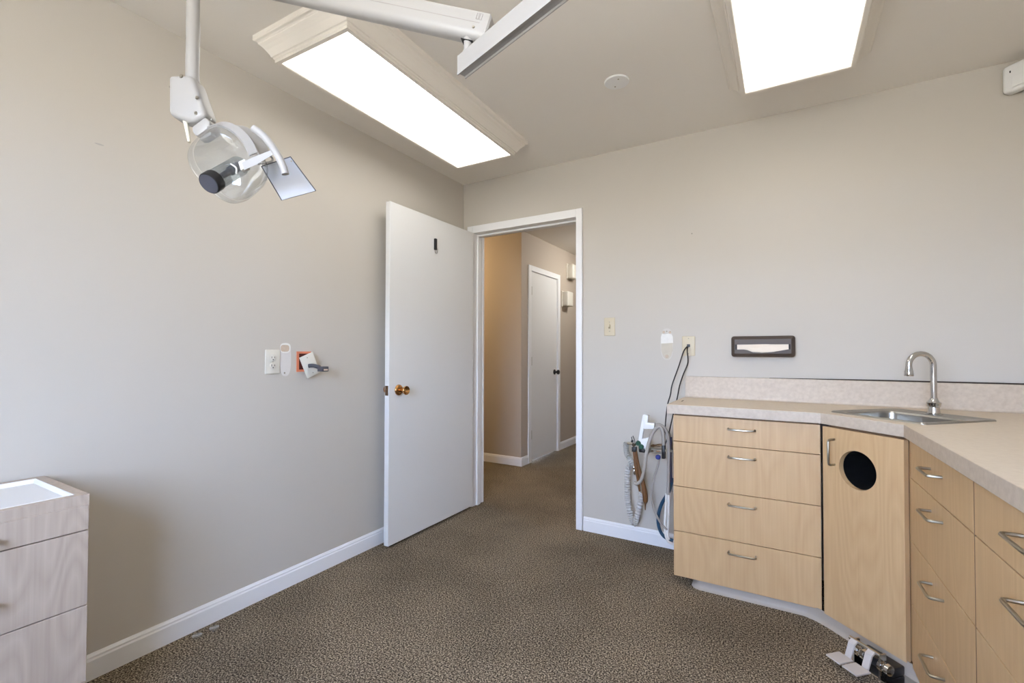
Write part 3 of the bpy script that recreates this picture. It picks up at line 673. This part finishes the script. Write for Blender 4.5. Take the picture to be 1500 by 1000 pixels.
cg = thing('hose_clip', 'small chrome clip hanging inside the loop of the ribbed hose', 'clip', A(925.5, 697))
obj('body', MB().lathe(A(924.8, 684)+V((0, .05, 0)), A(926.5, 698)-A(924.8, 684), [(0, .004), (.006, .009), (.02, .009), (.024, .006), (.034, .008), (.05, .008), (.055, .004)], 12), m_chrome, cg, True)
def cord(pts, lab): tag(obj('black_cord', MB().tube([AT(*q) for q in pts], .0034, 7, smooth=7), m_cord, smooth=True), lab, 'cord', 'black cords from the wall plate')
cord([(1006.5, 507.5, -.012), (1003, 511.5, -.03), (1000, 518, -.035), (994, 537, -.05), (984.7, 563, -.08), (982, 578, -.1), (978.5, 590, -.12), (976.2, 604, -.14), (973.7, 634, -.17), (972.3, 654, -.17)], 'black cord from the wall plate, the outer one on the left')
cord([(1007.4, 508, -.012), (1006.6, 514, -.02), (1007.6, 531, -.025), (1001, 548, -.035), (995.4, 565, -.06), (991.8, 584, -.1), (985.8, 608, -.17), (979, 637, -.18), (973.6, 653, -.18)], 'black cord from the wall plate, the inner one near the counter')

# ------------------------------------------------------------------ dental operating light on its arms
dl = thing('dental_light', 'white jointed dental operating lamp hanging from the ceiling arm', 'dental light', (2.36, -2.19, H))
e_top = AD(705, 46, 1.15); tube_top = AD(283.5, -44, 1.30)
# upper arm (spring arm) : rounded section swept between the two ends
ax = (tube_top-e_top); L_ = ax.length; ax.normalize()
side = ax.cross(V((0, 0, 1))).normalized(); upv = side.cross(ax).normalized()
def sec(o, w, h, r=.018):
    pts = [(-w, h), (w, h), (w, -h+r)]
    pts += [(w-r+r*math.cos(-a), -h+r+r*math.sin(-a)) for a in (PI/8, PI/4, 3*PI/8, PI/2)]
    pts += [(-w+r-r*math.sin(a), -h+r-r*math.cos(a)) for a in (0, PI/8, PI/4, 3*PI/8)]
    pts += [(-w, -h+r)]
    return [o+side*a+upv*b_ for a, b_ in pts]
e0 = e_top-ax*.024
arm1 = obj('spring_arm', MB().loft([sec(e0, .020, .027), sec(e0+ax*.004, .024, .031), sec(e_top+ax*(L_+.01), .022, .029), sec(e_top+ax*(L_+.03), .014, .02)], True, True), m_arm, dl, True)
for sgn in (-1, 1):
    obj('arm_cover_seam', MB().box((0, 0, 0), (L_*.96, .0012, .0014), 0, 1, Matrix.Translation(e_top+side*(sgn*.0241 if sgn < 0 else .0232)+upv*.004) @ Matrix((ax, side, upv)).transposed().to_4x4()), m_mark, arm1)
camside = -1 if (CAM-e_top).dot(side) < 0 else 1
qm = Matrix((ax, side*camside, upv)).transposed().to_4x4()
k = MB()
for dx in (.0, .0085):
    o = e_top-ax*(.002-dx)+side*camside*.0242+upv*.012
    pts = [o+ax*a+upv*b_ for a, b_ in ((0, 0), (.006, 0), (.006, .015), (0, .015), (0, 0))]
    k.tube(pts, .0006, 5)
obj('emblem', k, m_mark, arm1)
obj('screw', MB().lathe(e_top+side*camside*.024+upv*-.008+ax*.012, side*camside, [(0, .0036), (.0014, .003)], 12), m_nickel, arm1)
# rigid arm
a2 = V((.949, -.314, 0)).normalized(); s2 = a2.cross(V((0, 0, 1))).normalized()
e2 = AD(676, 99, 1.17)
def sec2(o, ext=0): return [o+s2*a+V((0, 0, b_)) for a, b_ in ((-.013, .024), (.013, .024), (.013, -.024), (.010, -.024), (.010, -.019), (-.010, -.019), (-.010, -.024), (-.013, -.024))]
obj('rigid_arm', MB().loft([sec2(e2), sec2(e2+a2*.98)], True, True), m_arm, dl)
pj = e2+a2*.028
k = MB().lathe(V((pj.x, pj.y, e2.z+.022)), (0, 0, 1), [(0, .0125), (.006, .0125), (.008, .0105), (.07, .0105)], 20)
obj('elbow_pin', k, m_arm, dl, True)
sk_ = e_top+upv*-.031
obj('pin_slot', MB().box((-.016, -.013, -.0012), (.016, .013, .0), .001, 1, Matrix.Translation(V((pj.x, pj.y, 0))+V((0, 0, (e_top-upv*.0312+ax*((pj-e_top).dot(ax))).z))) @ qm.to_3x3().to_4x4()), m_shadowless, arm1)
ep = e2+a2*.95
obj('ceiling_post', MB().tube([ep+V((0, 0, .02)), V((ep.x, ep.y, H))], .024, 20).lathe((ep.x, ep.y, H), (0, 0, -1), [(0, .09), (.02, .09), (.03, .03)], 28), m_arm, dl, True)
# drop tube and switch housing
tt = V((tube_top.x, tube_top.y, tube_top.z)); tb_ = AD(282, 126, 1.30)
obj('drop_tube', MB().tube([tt+V((0, 0, .02)), V((tt.x, tt.y, tb_.z))], .0162, 24), m_arm, dl, True)
DL = 1.30
def B(u, v, d=DL): return AD(u, v, d)
obj('lamp_cable', MB().tube([B(289.5, 20, 1.31), B(292.5, 40, 1.31), B(291.6, 80, 1.31), B(291.4, 117, 1.31), B(300, 147, 1.305), B(309.5, 176, 1.30)], .002, 7, smooth=5), m_white, dl, True)
poly = [B(257, 118), B(290.5, 117.5), B(296, 131), B(311.5, 176), B(291, 186.5), B(273, 181.5), B(257, 174.5)]
hs = obj('switch_housing', MB().prism(poly, FW*-.03, FW*.03, .013, 4), m_arm, dl, True)
for u, v in ((276.5, 120.5), (299, 151), (297.5, 173.5)):
    obj('screw', MB().lathe(B(u, v)-FW*.0295, -FW, [(0, .0055), (.002, .004)], 14), m_nickel, hs, True)
obj('toggle', MB().tube([B(262, 135, 1.295), B(248, 126.5, 1.28)], .0024, 8).lathe(B(259.5, 133.4, 1.293), B(248, 126.5, 1.28)-B(259.5, 133.4, 1.293), [(0, .0045), (.009, .0045)], 10), m_nickel, hs, True)
obj('lever', MB().tube([B(271, 173, 1.285), B(273, 184, 1.285), B(277.3, 208, 1.28)], lambda t: .0075-.0035*t, 12), mat('ivory_lever', lin(226, 220, 200), .4), hs, True, 'ivory switch lever')
# swivel joint
k = MB().prism([B(309, 177), B(316, 184.5), B(316, 193), B(297, 205.5), B(291, 200.5), B(289, 192)], FW*-.026, FW*.026, .006, 2)
k.prism([B(298, 203), B(312, 194), B(314, 200), B(296, 208)], FW*-.012, FW*.012, .003, 2)
obj('swivel', k, m_arm, dl, True)
# yoke strap over the reflector
obj('yoke', MB().ribbon([B(309, 186, 1.285), B(322, 182, 1.24), B(338, 186, 1.21), B(352, 196, 1.195), B(363, 209, 1.19), B(371, 226, 1.19)], (FW*.55+UP*.55+RT*.45)*.026, .007), m_arm, dl, True)
obj('reflector_shell', MB().ribbon([B(334, 184, 1.28), B(350, 186, 1.265), B(366, 195, 1.255), B(380, 211, 1.25), B(388, 229, 1.25)], (FW*.75+UP*.3+RT*.25)*.045, .006), m_arm, dl, True)
# reflector head: axis points down-left towards the viewer
Ad = (RT*-.15+UP*-.62-FW*.76).normalized(); Bd = UP.cross(Ad).normalized(); Cd = Ad.cross(Bd).normalized()
Bd = (Bd*math.cos(.45)+Cd*math.sin(.45)).normalized(); Cd = Ad.cross(Bd).normalized()
ctr = B(338, 241, 1.29)
def se(h, r, p=2.9, n=40):
    o = []
    for k_ in range(n):
        a = 2*PI*k_/n; c_, s_ = math.cos(a), math.sin(a)
        o.append(ctr+Ad*h+Bd*(r*1.0*math.copysign(abs(c_)**(2/p), c_))+Cd*(r*.9*math.copysign(abs(s_)**(2/p), s_)))
    return o
obj('reflector', MB().loft([se(-.062, .018), se(-.058, .045), se(-.045, .070), se(-.024, .089), se(.0, .100)], True), m_glass2, dl, True, 'clear dichroic reflector bowl')
obj('lens_shield', MB().loft([se(.0, .1025), se(.012, .1035), se(.026, .100), se(.036, .092), se(.041, .080), se(.043, .05), se(.0435, .01)], False, True), m_glass, dl, True, 'clear plastic lens shield')
S0 = B(353, 241, 1.295); E0 = B(306, 269, 1.195); BL = (E0-S0).length; Ab = (E0-S0).normalized()
obj('bulb_housing', MB().lathe(S0, Ab, [(0, .022), (.01, .0255), (BL-.022, .0255), (BL-.018, .023)], 28), m_smoke, dl, True, 'smoky grey bulb housing')
obj('lamp_socket', MB().lathe(S0, Ab, [(.0, .012), (.05, .012), (.055, .008), (.09, .008)], 16), m_cap, dl, True)
ec = obj('end_cap', MB().lathe(S0+Ab*(BL-.024), Ab, [(0, .0275), (.022, .0275), (.0245, .026), (.0245, .02)], 32), m_black, dl, True, 'black end cap')
obj('cap_face', MB().lathe(S0+Ab*(BL-.0005), Ab, [(0, .0245), (.002, .024)], 32), m_cap, ec)
# clip, handle bracket and handle
obj('handle_bracket', MB().loft([[B(354, 238, 1.185), B(358, 249, 1.185), B(358, 249, 1.21), B(354, 238, 1.21)], [B(371, 230, 1.18), B(375, 241, 1.18), B(375, 241, 1.20), B(371, 230, 1.20)], [B(398, 219.5, 1.18), B(400, 226.5, 1.18), B(400, 226.5, 1.195), B(398, 219.5, 1.195)]], True, True), m_arm, dl, True)
obj('handle', MB().tube([B(371.5, 188, 1.165), B(384, 197, 1.163), B(396, 211, 1.162), B(406, 226, 1.162), B(414, 242, 1.164), B(418, 255, 1.166)], .0092, 14, smooth=5), m_arm, dl, True)
obj('bulb_clip', MB().prism([B(350, 238, 1.195), B(360, 233, 1.195), B(364, 246, 1.195), B(354, 251, 1.195)], FW*-.006, FW*.012, .003, 2).tube([B(338, 240, 1.195), B(346, 246, 1.19), B(346, 254, 1.195)], .0022, 6, smooth=4), mat('clear_grey_clip', lin(196, 194, 188), .3), dl, True)
# plate behind
k = MB().prism([B(383, 243.5, 1.33), B(425.5, 229.5, 1.33), B(462.5, 279, 1.31), B(412.5, 293, 1.31)], FW*0, FW*.004)
hp = obj('head_plate', k, m_mirror, dl, label='flat pale blue-grey plate')
k = MB()
for a, b_ in ((B(425.5, 229.5, 1.329), B(462.5, 279, 1.309)), (B(383, 243.5, 1.329), B(412.5, 293, 1.309)), (B(383, 243.5, 1.329), B(425.5, 229.5, 1.329))): k.tube([a, b_], .0013, 6)
obj('plate_rim', k, m_cap, hp, True)
obj('plate_bracket', MB().tube([B(376, 240, 1.29), B(384, 239, 1.31), B(398, 236, 1.327), B(398, 230, 1.327), B(390, 226, 1.29)], .003, 8, smooth=3), m_arm, dl, True)
obj('plate_screw', MB().lathe(B(427, 236, 1.326), -FW, [(0, .003), (.001, .003)], 10), m_nickel, hp)

# ------------------------------------------------------------------ daylight
w = bpy.data.worlds.new('sky'); scn.world = w; w.use_nodes = True
nt = w.node_tree; bg = nt.nodes['Background']
tc = nt.nodes.new('ShaderNodeTexCoord'); sx = nt.nodes.new('ShaderNodeSeparateXYZ'); nt.links.new(tc.outputs['Generated'], sx.inputs[0])
rp = nt.nodes.new('ShaderNodeValToRGB'); el = rp.color_ramp.elements
el[0].position = .0; el[0].color = (.48, .46, .43, 1); el[1].position = 1; el[1].color = (.39, .55, 1, 1)
q1 = el.new(.495); q1.color = (.52, .50, .48, 1); q2 = el.new(.51); q2.color = (.63, .745, 1, 1)
mr = nt.nodes.new('ShaderNodeMapRange'); mr.inputs[1].default_value = -1; nt.links.new(sx.outputs['Z'], mr.inputs[0]); nt.links.new(mr.outputs[0], rp.inputs[0])
nt.links.new(rp.outputs[0], bg.inputs[0]); bg.inputs[1].default_value = 28.0
pl = bpy.data.lights.new('window_portal', 'AREA'); pl.shape = 'RECTANGLE'; pl.size = wx1-wx0; pl.size_y = wz1-wz0; pl.cycles.is_portal = True
po = bpy.data.objects.new('window_portal', pl); C.objects.link(po); po.location = ((wx0+wx1)/2, RY-.11, (wz0+wz1)/2); po.rotation_euler = (PI/2, 0, PI)

vs = scn.view_settings
scn.display_settings.display_device = 'sRGB'
vs.view_transform = 'Standard'; vs.look = 'None'; vs.gamma = 1; vs.use_curve_mapping = False; vs.exposure = .16
scn.cycles.max_bounces = 10; scn.cycles.diffuse_bounces = 6; scn.cycles.transparent_max_bounces = 16
scn.cycles.sample_clamp_indirect = 6
